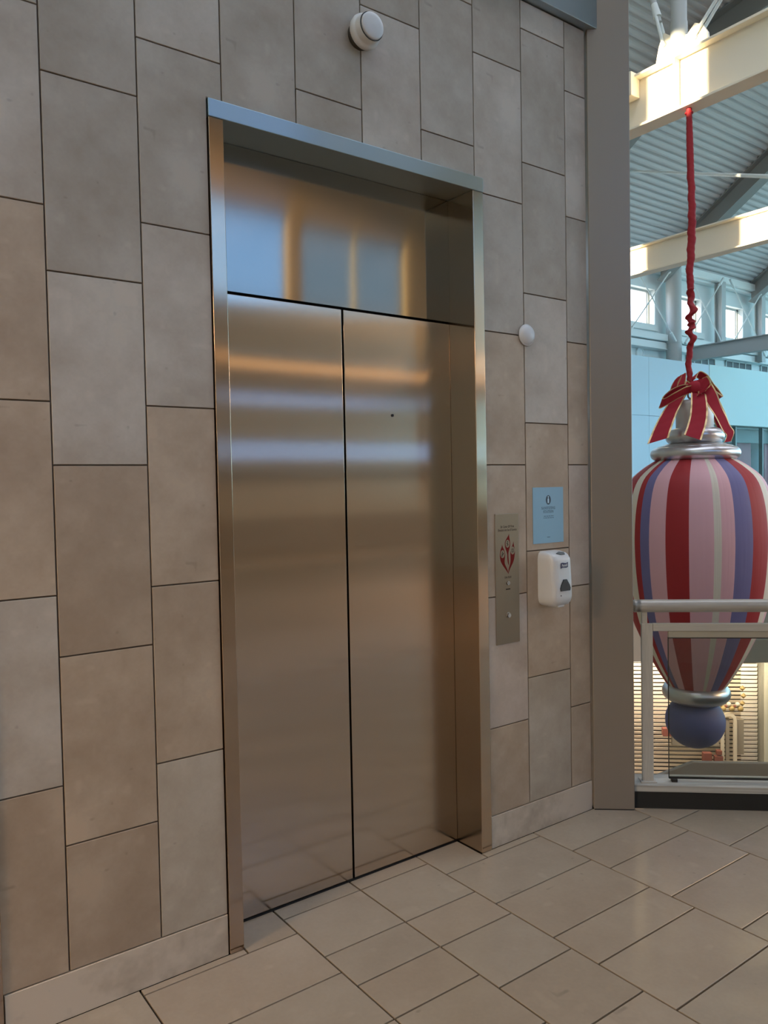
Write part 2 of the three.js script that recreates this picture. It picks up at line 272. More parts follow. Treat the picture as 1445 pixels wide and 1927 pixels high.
{ // hand sanitizer dispenser: rounded housing, tapering to a spout
  const g = thing('sanitizer_dispenser', 'white wall-mounted hand sanitizer dispenser below the blue notice', 'dispenser', [2.914, 1.1, 0]);
  const hw = 0.0705, prof = (t) => { // half width, back to front depth and centre by height t
    const top = Math.min(1, (0.263 - t) / 0.045), bot = Math.min(1, t / 0.05);
    return [hw * (0.72 + 0.28 * Math.sqrt(Math.max(0, 1 - (1 - top) ** 2))) * (0.62 + 0.38 * Math.sqrt(Math.max(0, 1 - (1 - bot) ** 2))), 0.106 * (0.45 + 0.55 * Math.sqrt(Math.max(0, 1 - (1 - top) ** 2))) * (0.72 + 0.28 * Math.sqrt(Math.max(0, 1 - (1 - bot) ** 2))) * (1 - 0.10 * Math.max(0, (t - 0.1) / 0.163))];
  };
  const ring = 28, rows = 30, pos = [], idx = [];
  for (let j = 0; j <= rows; j++) { const t = 0.263 * j / rows, [w, d] = prof(t); for (let i = 0; i <= ring; i++) { const a = Math.PI * i / ring, c = Math.cos(a), s = Math.sin(a), e = 0.34; pos.push(-w * Math.sign(c) * Math.abs(c) ** e, t, d * Math.abs(s) ** e); } }
  for (let j = 0; j < rows; j++) for (let i = 0; i < ring; i++) { const a = j * (ring + 1) + i, b = a + ring + 1; idx.push(a, a + 1, b, b, a + 1, b + 1); }
  for (const [j, flip] of [[0, true], [rows, false]]) { const c = pos.length / 3; pos.push(0, 0.263 * j / rows, 0); for (let i = 0; i < ring; i++) { const a = j * (ring + 1) + i; flip ? idx.push(c, a + 1, a) : idx.push(c, a, a + 1); } }
  let geo = new THREE.BufferGeometry(); geo.setAttribute('position', new THREE.Float32BufferAttribute(pos, 3)); geo.setIndex(idx); geo.setAttribute('uv', new THREE.Float32BufferAttribute(new Float32Array(pos.length / 3 * 2), 2));
  geo = toCreasedNormals(geo, 0.7);
  add('housing', geo, white, g);
  add('spout', rbx(-0.03, 0.022, -0.006, 0.02, 0.02, 0.088, 0.008, 2), white, g);
  const lens = slab([[-0.034, 0.075], [0.034, 0.075], [0.037, 0.088], [0.03, 0.105], [0.02, 0.118], [0.011, 0.131], [-0.011, 0.131], [-0.02, 0.118], [-0.03, 0.105], [-0.037, 0.088]], 0.006, 0.0015).translate(0.004, 0, 0.1095);
  add('level_window', lens, M(0.015, 0.015, 0.015, 0.2), g);
  add('sensor', new THREE.CylinderGeometry(0.003, 0.003, 0.003, 12).rotateX(Math.PI / 2).translate(-0.026, 0.054, 0.1055), black, g);
  const key = slab([[-0.03, 0], [0, 0.012], [0.03, 0.004], [0.022, -0.012], [-0.005, -0.012]], 0.004, 0.001).rotateX(-1.05).translate(0.004, 0.2565, 0.0775);
  add('top_badge', key, M(0.10, 0.125, 0.14, 0.4), g);
  const flag = new THREE.Shape(); flag.moveTo(-0.025, -0.014); flag.bezierCurveTo(-0.01, -0.002, 0.008, -0.018, 0.025, -0.008); flag.lineTo(0.025, 0.015); flag.bezierCurveTo(0.008, 0.004, -0.01, 0.02, -0.025, 0.011);
  const logo = add('logo', new THREE.ExtrudeGeometry(flag, { depth: 0.002, bevelEnabled: false }).translate(0.004, 0.197, 0.1008), M(0.012, 0.010, 0.07, 0.4), g);
  const tg = new TextGeometry('Purell', { font, size: 0.0125, depth: 0.001, curveSegments: 3 }); tg.computeBoundingBox(); tg.scale(0.8, 1, 1); tg.computeBoundingBox();
  add('lettering', tg.translate(0.004 - (tg.boundingBox.max.x + tg.boundingBox.min.x) / 2, 0.1915, 0.1026), white, logo);
}
{ // alarm sounder over the door
  const g = thing('alarm_sounder', 'white round alarm sounder on the stone high above the elevator door', 'alarm', [1.846, 3.484, 0]);
  const lathe = (pts, n = 40) => new THREE.LatheGeometry(pts.map(([x, y]) => new THREE.Vector2(x, y)), n).rotateX(Math.PI / 2);
  add('back_box', lathe([[0.001, 0], [0.052, 0], [0.052, 0.034], [0.001, 0.034]]), M(0.05, 0.045, 0.04, 0.6), g);
  add('body', lathe([[0.001, 0.03], [0.058, 0.03], [0.066, 0.034], [0.068, 0.045], [0.066, 0.054], [0.06, 0.058], [0.057, 0.064], [0.056, 0.088], [0.052, 0.091], [0.001, 0.091]]), softWhite, g);
  add('seam', new THREE.TorusGeometry(0.0535, 0.0016, 8, 48).translate(0, 0, 0.0905), black, g);
  add('front_cap', lathe([[0.001, 0.09], [0.051, 0.09], [0.051, 0.098], [0.047, 0.103], [0.03, 0.106], [0.0005, 0.1075]]), white, g);
}
{ // small ceiling-style sensor to the right of the frame
  const g = thing('sensor_disc', 'small round white sensor disc stuck on the stone right of the door frame', 'sensor', [2.781, 2.394, 0]);
  const lathe = (pts) => new THREE.LatheGeometry(pts.map(([x, y]) => new THREE.Vector2(x, y)), 36).rotateX(Math.PI / 2);
  add('dome', lathe([[0.047, 0.010], [0.042, 0.019], [0.03, 0.026], [0.015, 0.03], [0.0005, 0.031]]), white, g);
  add('rim', lathe([[0.001, 0], [0.051, 0], [0.051, 0.008], [0.047, 0.0105], [0.001, 0.0105]]), white, g);
}

// ------------------------------------------------------------------ glass railing on its kerb, 45 degrees to the wall
{ // local x runs along the railing, local z towards the floor side
  const turn = -Math.atan2(RD.z, RD.x);
  const kerb = struct('trim_2', bx(-0.012, RAIL, 0.09, 0.122, -0.16, 0.004), concrete); kerb.position.copy(RP); kerb.rotation.y = turn;
  const kick = struct('baseboard_rail', bx(-0.012, RAIL, 0.0, 0.09, -0.16, -0.004), rubber); kick.position.copy(RP); kick.rotation.y = turn;
  const g = thing('railing', 'off-white steel railing with glass infill at the edge of the open atrium', 'railing', [RP.x, 0, RP.z], turn);
  const z = -0.06;
  add('handrail', merge([new THREE.CapsuleGeometry(0.033, RAIL - 0.06, 4, 28).rotateZ(Math.PI / 2).translate(RAIL / 2 + 0.002, 1.044, z), new THREE.CylinderGeometry(0.033, 0.033, 0.03, 28).rotateZ(Math.PI / 2).translate(0.035, 1.044, z)]), railTube, g);
  for (const s of [0.055, 1.30, 2.52]) {
    const p = add('post', rbx(s, s + 0.057, 0.1225, 0.952, z - 0.012, z + 0.012, 0.003), railPaint, g);
    add('bracket', rbx(s + 0.003, s + 0.03, 0.95, 1.02, z - 0.009, z + 0.009, 0.002), railPaint, p);
    add('base_plate', rbx(s - 0.012, s + 0.07, 0.1222, 0.128, z - 0.04, z + 0.03, 0.002), railPaint, p);
  }
  add('top_bar', rbx(0.112, RAIL, 0.914, 0.953, z - 0.016, z + 0.016, 0.003), railPaint, g);
  for (const [a, b] of [[0.192, 1.28], [1.40, 2.50]]) {
    const pane = add('glass_panel', bx(a, b, 0.146, 0.9, z - 0.006, z + 0.006), tintGlass, g);
    add('clamp_strip', rbx(a - 0.001, b, 0.880, 0.9138, z - 0.010, z + 0.011, 0.002), M(0.34, 0.32, 0.26, 0.5), pane);
    add('gasket', merge([bx(a, b, 0.139, 0.146, z - 0.008, z + 0.008), bx(a - 0.002, a, 0.139, 0.88, z - 0.007, z + 0.007), bx(a, b, 0.876, 0.8805, z - 0.008, z + 0.0115)]), rubber, pane);
    for (const s of [a + 0.01, b - 0.05]) add('clamp', rbx(s, s + 0.03, 0.1222, 0.139, z - 0.014, z + 0.014, 0.002), rubber, pane);
  }
}

// ------------------------------------------------------------------ hanging ornament
const ORN = V(5.905, 0, -1.08);
{
  const g = thing('hanging_ornament', 'giant striped christmas ornament with silver collars and a red bow, hung in the atrium', 'ornament', ORN.toArray(), -1.0106);
  const prof = [[0.305, 1.855], [0.35, 1.83], [0.415, 1.785], [0.497, 1.71], [0.548, 1.61], [0.582, 1.46], [0.597, 1.29], [0.598, 1.15], [0.588, 0.98], [0.57, 0.83], [0.545, 0.69], [0.503, 0.53], [0.445, 0.39], [0.385, 0.26], [0.328, 0.15], [0.275, 0.06], [0.237, 0.0], [0.21, -0.04]];
  const curve = new THREE.SplineCurve(prof.map(([x, y]) => new THREE.Vector2(x, y))).getPoints(48);
  const cloth = (r, g2, b) => M(r, g2, b, 0.62, { bumpMap: wavy, bumpScale: 0.002 });
  const col = { red: cloth(0.36, 0.018, 0.022), pink: cloth(0.76, 0.44, 0.48), cream: cloth(0.74, 0.68, 0.57), blue: cloth(0.17, 0.16, 0.34) };
  const st = [[-75, 'red'], [-57.5, 'cream'], [-48.8, 'red'], [-42.7, 'blue'], [-34.2, 'pink'], [-20.9, 'red'], [-4.3, 'pink'], [12.7, 'cream'], [18, 'pink'], [27.8, 'blue'], [42.7, 'red'], [60, 'cream'], [71, 'pink'], [95, 'red'], [118, 'cream'], [126, 'blue'], [142, 'red'], [160, 'pink'], [182, 'cream'], [190, 'red'], [210, 'blue'], [226, 'red'], [248, 'cream'], [254, 'pink'], [285, 'end']];
  for (let i = 0; i + 1 < st.length; i++) { const a = st[i][0] * Math.PI / 180, b = st[i + 1][0] * Math.PI / 180; add('stripe', new THREE.LatheGeometry(curve.slice().reverse(), Math.max(2, Math.round((b - a) * 12)), a, b - a), col[st[i][1]], g); }
  const silver = M(0.62, 0.62, 0.63, 0.33, { metalness: 0.92, ...wave(0.004, [3, 1]) });
  const ringProf = (r, yc, h, bulge) => { const p = [new THREE.Vector2(r * 0.5, yc - h)]; for (let i = 0; i <= 20; i++) { const a = -Math.PI / 2 + Math.PI * i / 20; p.push(new THREE.Vector2(r - bulge + bulge * Math.cos(a), yc + h * Math.sin(a))); } p.push(new THREE.Vector2(r * 0.5, yc + h)); return p; };
  add('collar', new THREE.LatheGeometry(ringProf(0.348, 1.905, 0.055, 0.06), 72), silver, g);
  add('collar', new THREE.LatheGeometry(ringProf(0.228, 2.045, 0.068, 0.075), 64), silver, g);
  add('collar', new THREE.LatheGeometry([[0.2, 1.945], [0.288, 1.95], [0.29, 1.965], [0.25, 1.975], [0.23, 1.985], [0.1, 1.99]].map(([x, y]) => new THREE.Vector2(x, y)), 64), silver, g);
  add('neck', new THREE.LatheGeometry([[0.05, 2.08], [0.146, 2.09], [0.146, 2.31], [0.138, 2.335], [0.11, 2.342], [0.001, 2.342]].map(([x, y]) => new THREE.Vector2(x, y)), 48), M(0.66, 0.65, 0.66, 0.45, { metalness: 0.7 }), g);
  const ring = new THREE.LatheGeometry(ringProf(0.268, -0.068, 0.078, 0.085), 64);
  add('collar', ring, silver, g);
  const ball = new THREE.SphereGeometry(0.236, 56, 36); ball.scale(1, 0.94, 1).translate(-0.008, -0.312, 0);
  add('ball_tip', ball, cloth(0.11, 0.13, 0.31), g);
  // hanging hook between the bow and the neck
  add('hook', merge([new THREE.TorusGeometry(0.035, 0.008, 10, 24).translate(-0.015, 2.385, 0), new THREE.CylinderGeometry(0.02, 0.026, 0.03, 16).translate(-0.015, 2.348, 0)]), chrome, g);
  // bow of wide red ribbon with gold wired edges
  const ribbonRed = M(0.42, 0.012, 0.03, 0.75, { sheen: 0.6, sheenColor: new THREE.Color(0.5, 0.08, 0.1), sheenRoughness: 0.5 }), gold = M(0.72, 0.52, 0.27, 0.4, { metalness: 0.6 });
  const strip = (path, widths, across, fork, parent, name) => { // a ribbon with thickness and its two gold edges
    const c = new THREE.CatmullRomCurve3(path.map((p) => V(...p))), n = 26, th = 0.003, L = [], R = [];
    for (let i = 0; i <= n; i++) { const t = i / n, p = c.getPoint(t), k = t * (widths.length - 1), a = Math.min(widths.length - 2, Math.floor(k)), w = 1.28 * (widths[a] + (widths[a + 1] - widths[a]) * (k - a)), ka = t * (across.length - 1), aa = Math.min(across.length - 2, Math.floor(ka)), d = V(...across[aa]).lerp(V(...across[aa + 1]), ka - aa).normalize(); const ripple = 0.004 * Math.sin(i * 1.3); L.push(p.clone().addScaledVector(d, -w / 2).add(V(0, 0, ripple))); R.push(p.clone().addScaledVector(d, w / 2).add(V(0, 0, -ripple))); }
    const ribbon = (A, B, lift) => {
      const pos = [], idx = [], m = A.length, nrm = [];
      for (let i = 0; i < m; i++) { const t = A[Math.min(m - 1, i + 1)].clone().sub(A[Math.max(0, i - 1)]), q = B[i].clone().sub(A[i]).cross(t).normalize(); nrm.push(q); }
      for (const s of [1, -1]) for (let i = 0; i < m; i++) for (const P of [A[i], B[i]]) { const v = P.clone().addScaledVector(nrm[i], s * (th / 2 + lift)); pos.push(v.x, v.y, v.z); }
      const o = 2 * m;
      for (let i = 0; i + 1 < m; i++) { const a = 2 * i; idx.push(a, a + 1, a + 2, a + 2, a + 1, a + 3, o + a, o + a + 2, o + a + 1, o + a + 1, o + a + 2, o + a + 3, a, a + 2, o + a, o + a, a + 2, o + a + 2, a + 1, o + a + 1, a + 3, a + 3, o + a + 1, o + a + 3); }
      const e = 2 * (m - 1); idx.push(e, e + 1, o + e, o + e, e + 1, o + e + 1, 0, o, 1, 1, o, o + 1);
      const g2 = new THREE.BufferGeometry(); g2.setAttribute('position', new THREE.Float32BufferAttribute(pos, 3)); g2.setIndex(idx); g2.setAttribute('uv', new THREE.Float32BufferAttribute(new Float32Array(pos.length / 3 * 2), 2));
      return toCreasedNormals(g2, 0.9);
    };
    if (fork) { const dir = c.getTangent(1); L[n].addScaledVector(dir, fork[0]); R[n].addScaledVector(dir, fork[1]); }
    const lerpSide = (A, B, f) => A.map((p, i) => p.clone().lerp(B[i], f));
    const m = add(name, ribbon(lerpSide(L, R, 0.05), lerpSide(L, R, 0.95), 0), ribbonRed, parent);
    add('gold_edge', ribbon(L, lerpSide(L, R, 0.09), 0.0016), gold, m); add('gold_edge', ribbon(lerpSide(L, R, 0.91), R, 0.0016), gold, m);
    return m;
  };
  const X = [1, 0, 0];
  strip([[-0.10, 2.40, 0.08], [-0.15, 2.31, 0.14], [-0.198, 2.215, 0.2], [-0.235, 2.12, 0.25], [-0.272, 2.01, 0.3]], [0.09, 0.105, 0.115, 0.12], [[1, 0.25, 0], [1, 0.25, -0.1], [1, 0.12, -0.1]], [0.02, -0.012], g, 'bow_tail');
  strip([[0.028, 2.40, 0.11], [0.034, 2.29, 0.17], [0.03, 2.20, 0.21], [0.012, 2.11, 0.26], [-0.014, 2.03, 0.31]], [0.085, 0.1, 0.108, 0.108], [X, [1, 0.05, 0], [1, -0.12, 0]], [-0.012, 0.028], g, 'bow_tail');
  strip([[0.075, 2.44, 0.1], [0.115, 2.365, 0.13], [0.155, 2.27, 0.15], [0.197, 2.176, 0.2], [0.232, 2.085, 0.26], [0.256, 2.04, 0.3], [0.238, 1.985, 0.33]], [0.09, 0.085, 0.065, 0.062, 0.058, 0.05], [[1, 0.5, 0.1], [1, 0.5, -0.4], [0.8, 0.6, -0.5], [1, 0.35, -0.4]], [0, 0.015], g, 'bow_tail');
  strip([[0.06, 2.44, -0.06], [0.12, 2.36, -0.14], [0.19, 2.22, -0.2], [0.24, 2.08, -0.26]], [0.09, 0.1, 0.1], [[1, 0.4, 0.6], [0.7, 0.4, 0.7]], null, g, 'bow_tail');
  strip([[-0.03, 2.43, 0.06], [-0.10, 2.425, 0.1], [-0.19, 2.385, 0.13], [-0.255, 2.325, 0.14], [-0.245, 2.315, 0.16], [-0.17, 2.35, 0.19], [-0.09, 2.395, 0.17], [-0.03, 2.42, 0.11]], [0.06, 0.07, 0.075, 0.07, 0.06], [[0.3, 1, 0.5], [0.4, 1, 0.6], [0.4, 1, 0.4]], null, g, 'bow_loop');
  strip([[-0.02, 2.44, 0.02], [-0.10, 2.42, 0.0], [-0.155, 2.45, -0.02], [-0.125, 2.53, -0.02], [-0.082, 2.562, 0.0], [-0.088, 2.51, 0.05], [-0.10, 2.45, 0.08], [-0.04, 2.43, 0.06]], [0.06, 0.075, 0.06, 0.03, 0.06, 0.06], [[0.6, 0.5, 0.7], [0.8, 0.3, 0.6], [0.9, 0.3, 0.4]], null, g, 'bow_loop');
  strip([[-0.01, 2.50, 0.03], [0.02, 2.56, -0.03], [0.07, 2.53, -0.06], [0.115, 2.45, -0.07], [0.16, 2.38, -0.06], [0.18, 2.34, -0.03], [0.13, 2.38, 0.03], [0.07, 2.43, 0.07]], [0.06, 0.07, 0.08, 0.08, 0.06], [[0.5, 0.3, 0.8], [0.7, 0.5, 0.6], [0.8, 0.4, 0.5]], null, g, 'bow_loop');
  strip([[-0.05, 2.44, 0.09], [0.0, 2.49, 0.10], [0.05, 2.47, 0.13], [0.075, 2.42, 0.14], [0.05, 2.38, 0.15]], [0.06, 0.09, 0.11, 0.09, 0.06], [[0.6, -0.6, 0.3], [0.7, 0.6, 0.2], [0.9, 0.5, 0.1]], null, g, 'bow_knot');
  const knot = new THREE.SphereGeometry(0.062, 24, 16); knot.scale(1.1, 0.95, 0.8).translate(0.015, 2.435, 0.09);
  add('bow_knot', knot, ribbonRed, g);
}
{ // the cord, wrapped in red cloth that is bunched near its foot
  const g = tag(new THREE.Group(), 'long red cloth-wrapped rope that holds the striped ornament from the beam', 'rope'); g.name = 'hanging_rope'; g.position.copy(ORN); g.rotation.y = -1.0106; scene.add(g);
  const pts = [[-0.03, 4.694], [-0.023, 4.293], [-0.012, 3.865], [-0.02, 3.567], [-0.031, 3.353], [-0.024, 3.245], [-0.012, 3.19], [-0.03, 3.135], [-0.012, 3.075], [-0.034, 3.02], [-0.012, 2.955], [-0.036, 2.90], [-0.014, 2.84], [-0.03, 2.78], [-0.043, 2.62], [-0.03, 2.50]];
  const c = new THREE.CatmullRomCurve3(pts.map(([x, y]) => V(x, y, 0.012 * Math.sin(y * 31)))), n = 420, k = 14, pos = [], idx = [];
  for (let i = 0; i <= n; i++) {
    const t = i / n, p = c.getPoint(t), bunch = p.y < 3.25 && p.y > 2.8 ? 1 : 0;
    for (let j = 0; j < k; j++) { const a = j / k * Math.PI * 2, r = 0.025 + 0.003 * Math.sin(p.y * 2.1) + 0.0015 * Math.sin(a * 2 + p.y * 9) + (p.y < 4.2 ? 0.006 * Math.max(0, Math.sin(p.y * 37 + 2.2 * Math.sin(p.y * 5)) * Math.cos(a)) : 0) + (bunch ? 0.016 * Math.max(0, Math.sin(p.y * 61 + a + 3 * Math.sin(p.y * 17))) - 0.005 : 0) + 0.001 * Math.sin(p.y * 143 - 2 * a); pos.push(p.x + r * Math.cos(a), p.y, p.z + r * Math.sin(a)); }
  }
  for (let i = 0; i < n; i++) for (let j = 0; j < k; j++) { const a = i * k + j, b = i * k + (j + 1) % k; idx.push(a, b, a + k, b, b + k, a + k); }
  const geo = new THREE.BufferGeometry(); geo.setAttribute('position', new THREE.Float32BufferAttribute(pos, 3)); geo.setIndex(idx); geo.setAttribute('uv', new THREE.Float32BufferAttribute(new Float32Array(pos.length / 3 * 2), 2)); geo.computeVertexNormals();
  add('cloth_wrap', geo, M(0.34, 0.012, 0.02, 0.7), g);
  add('beam_ring', new THREE.TorusGeometry(0.026, 0.008, 10, 24).rotateX(Math.PI / 2).translate(-0.03, 4.662, 0), M(0.34, 0.012, 0.02, 0.7), g);
}

// ------------------------------------------------------------------ hall: roof, walls, steelwork
const roofY = (z) => z < -5.5 ? 9.6 + 0.64 * (z + 5.5) : z < 0 ? 9.6 + 0.19 * (z + 5.5) : 10.645;
{
  const corrugated = (z0, z1) => { // underside with ribs that run the length of the hall, flat on top
    const pts = [], w = 0.15;
    const s = []; for (let z = z0; z < z1; z += 0.01) s.push(z);
    let d = 0, zl = z0, yl = roofY(z0); const line = [];
    for (const z of s) { const y = roofY(z); d += Math.hypot(z - zl, y - yl); zl = z; yl = y; const ph = (d / w) % 1; const h = ph < 0.32 ? 0 : ph < 0.42 ? (ph - 0.32) / 0.1 : ph < 0.9 ? 1 : (1 - ph) / 0.1; line.push([-z, y + 0.045 * h]); }
    for (let i = 0; i < line.length; i++) if (i === 0 || i === line.length - 1 || Math.abs((line[i][1] - line[i - 1][1]) - (line[i + 1][1] - line[i][1])) > 1e-5 || i % 40 === 0) pts.push(line[i]);
    pts.push([-z1, roofY(z1) + 0.3]); if (z0 < -5.5 && z1 > -5.5) pts.push([5.5, roofY(-5.5) + 0.3]); pts.push([-z0, roofY(z0) + 0.3]);
    return new THREE.ExtrudeGeometry(poly(pts), { depth: 37, bevelEnabled: false }).rotateY(Math.PI / 2).translate(-6.5, 0, 0);
  };
  struct('roof', merge([corrugated(-9.95, 0.0), corrugated(3.6, 12.6), bx(-6.5, -2, 10.6, 10.9, 0, 3.6), bx(26, 30.5, 10.6, 10.9, 0, 3.6)]), deck);
  const skyG = struct('window_1', bx(-2, 26, 10.78, 10.79, 0, 3.6), G_ROOF);
  for (let x = -2; x <= 26; x += 2) add('glazing_bar', bx(x - 0.03, x + 0.03, 10.66, 10.77, 0, 3.6), greySteel, skyG);
  // long walls and ends
  struct('wall_lower', merge([bx(-6.5, 30.5, -5.3, -5, -10.2, 12.6), bx(-6.5, 30.5, -5, 0, 12.0, 12.3), bx(-6.5, 30.5, -5, 3.0, -10.2, -9.9)]), plasterTan);
  struct('wall_right', slab([[-10.2, -5], [12.6, -5], [12.6, 10.9], [-10.2, 10.9]].map(([z, y]) => [-z, y]).reverse(), 0.3, 0, [[[8.5, 0.5], [8.5, 6.6], [5, 9.0], [-11, 9.4], [-11, 0.5]]]).rotateY(Math.PI / 2).translate(30.3, 0, 0), plasterTan);
  const endG = struct('window_' + (++winN), bx(30.1, 30.11, 0.5, 9.4, -8.5, 11), G_END);  // unseen end window added to brighten the atrium
  for (let z = -8; z <= 11; z += 2.375) add('mullion', bx(29.98, 30.09, 0.5, 8, z - 0.04, z + 0.04), greySteel, endG);
  // left end wall, with a row of tall clerestory windows that the low sun comes through
  const slots = [[-3.214, -2.694, 6.45, 7.12], [-7.4, -6.744, 7.06, 7.56], [-5.264, -4.6, 7.06, 7.56]];
  const wl = slab([[-10.2, -5], [12.6, -5], [12.6, 10.9], [-10.2, 10.9]].map(([z, y]) => [-z, y]).reverse(), 0.3, 0, [...slots, [-1.4, 11.5, 7.6, 10.3]].map(([a, b, c, d]) => [[-a, c], [-a, d], [-b, d], [-b, c]])).rotateY(Math.PI / 2).translate(-6, 0, 0);
  struct('wall_left', wl, paleWall);
  const leftG = struct('window_' + (++winN), bx(-6.2, -6.19, 7.6, 10.3, -1.4, 11.5), G_LEFT);  // unseen glazing added to light the beams and upper hall
  for (let z = -1.4; z <= 11.51; z += 2.15) add('mullion', bx(-6.18, -6.02, 7.6, 10.3, z - 0.04, z + 0.04), greySteel, leftG);
  slots.forEach(([a, b, c, d]) => struct('window_' + (++winN), bx(-6.2, -6.19, c, d, a, b), glass));
  // front wall behind the camera: strip window, sign band, high glazing
  const holes = [[4.5, 14.5, 2.27, 2.68], [-4, 8.6, 5.5, 7.5], [8.9, 11.8, 5.5, 7.4], [-4, 4.5, 8.9, 10.2], [6.0, 11.8, 3.42, 3.74], [16, 29, 0.6, 9.8]];  // wide right opening and top left strip added to let in more light
  struct('trim_6', merge([bx(-6, 30, 0.28, 1.02, 11.85, 11.99), bx(-6, 30, 1.86, 2.14, 11.9, 11.99), bx(-6, 30, 3.95, 4.5, 11.9, 11.99)]), plasterDark);
  struct('wall_front', slab([[-6.5, 0], [30.5, 0], [30.5, 10.9], [-6.5, 10.9]], 0.3, 0, holes.map(([a, b, c, d]) => [[a, c], [a, d], [b, d], [b, c]])).translate(0, 0, 12.3), plasterTan);
  holes.forEach(([a, b, c, d]) => { const w = struct('window_' + (++winN), bx(a, b, c, d, 12.14, 12.15), a > 15 ? G_END : a > 8 && c > 5 ? G_DIM : d > 5 ? G_HIGH : G_STRIP); for (let x = a; x <= b + 0.01; x += (b - a) / Math.max(1, Math.round((b - a) / 1.8))) add('mullion', bx(x - 0.03, x + 0.03, c, d, 12.05, 12.138), greySteel, w); });
}
{ // added lamps warm the lower wall and floor; the faint middle one makes a streak
  [[-5.9, -3.0, 1.3, 3.4, FILL_LAMP * 1.3, 'unseen warm fill lamp added over the walkway left of the camera'], [8.6, 15, 4.2, 3.4, FILL_LAMP, 'unseen warm fill lamp added over the walkway far to the right'], [0.3, 8, 4.6, 3.0, 0.055, 'dim amber lamp added behind the camera for a golden streak in the steel doors']].forEach(([x0, x1, z, y, power, label]) => {
    const g = thing('added_pendant_lamp', label, 'lamp', [x0, y, z]), w = x1 - x0, c = power > 1 ? new THREE.Color(1, 0.62, 0.33) : new THREE.Color(1, 0.6, 0.3);
    add('housing', rbx(0, w, 0.012, 0.09, -0.31, 0.31, 0.01), greySteel, g);
    for (const x of [0.3, w - 0.3]) add('cable', rod(V(x, 0.09, 0), V(x, 10.64 - y, 0), 0.006, 6), greySteel, g);
    add('diffuser', bx(0.03, w - 0.03, 0.0, 0.012, -0.3, 0.3), new THREE.MeshStandardMaterial({ color: 0x333333, emissive: c, emissiveIntensity: 0.05 }), g);
    const l = new THREE.RectAreaLight(c, power, w - 0.06, 0.6); l.position.set(w / 2, -0.004, 0); l.rotation.set(-Math.PI / 2, 0, 0); g.add(l);
  });
}
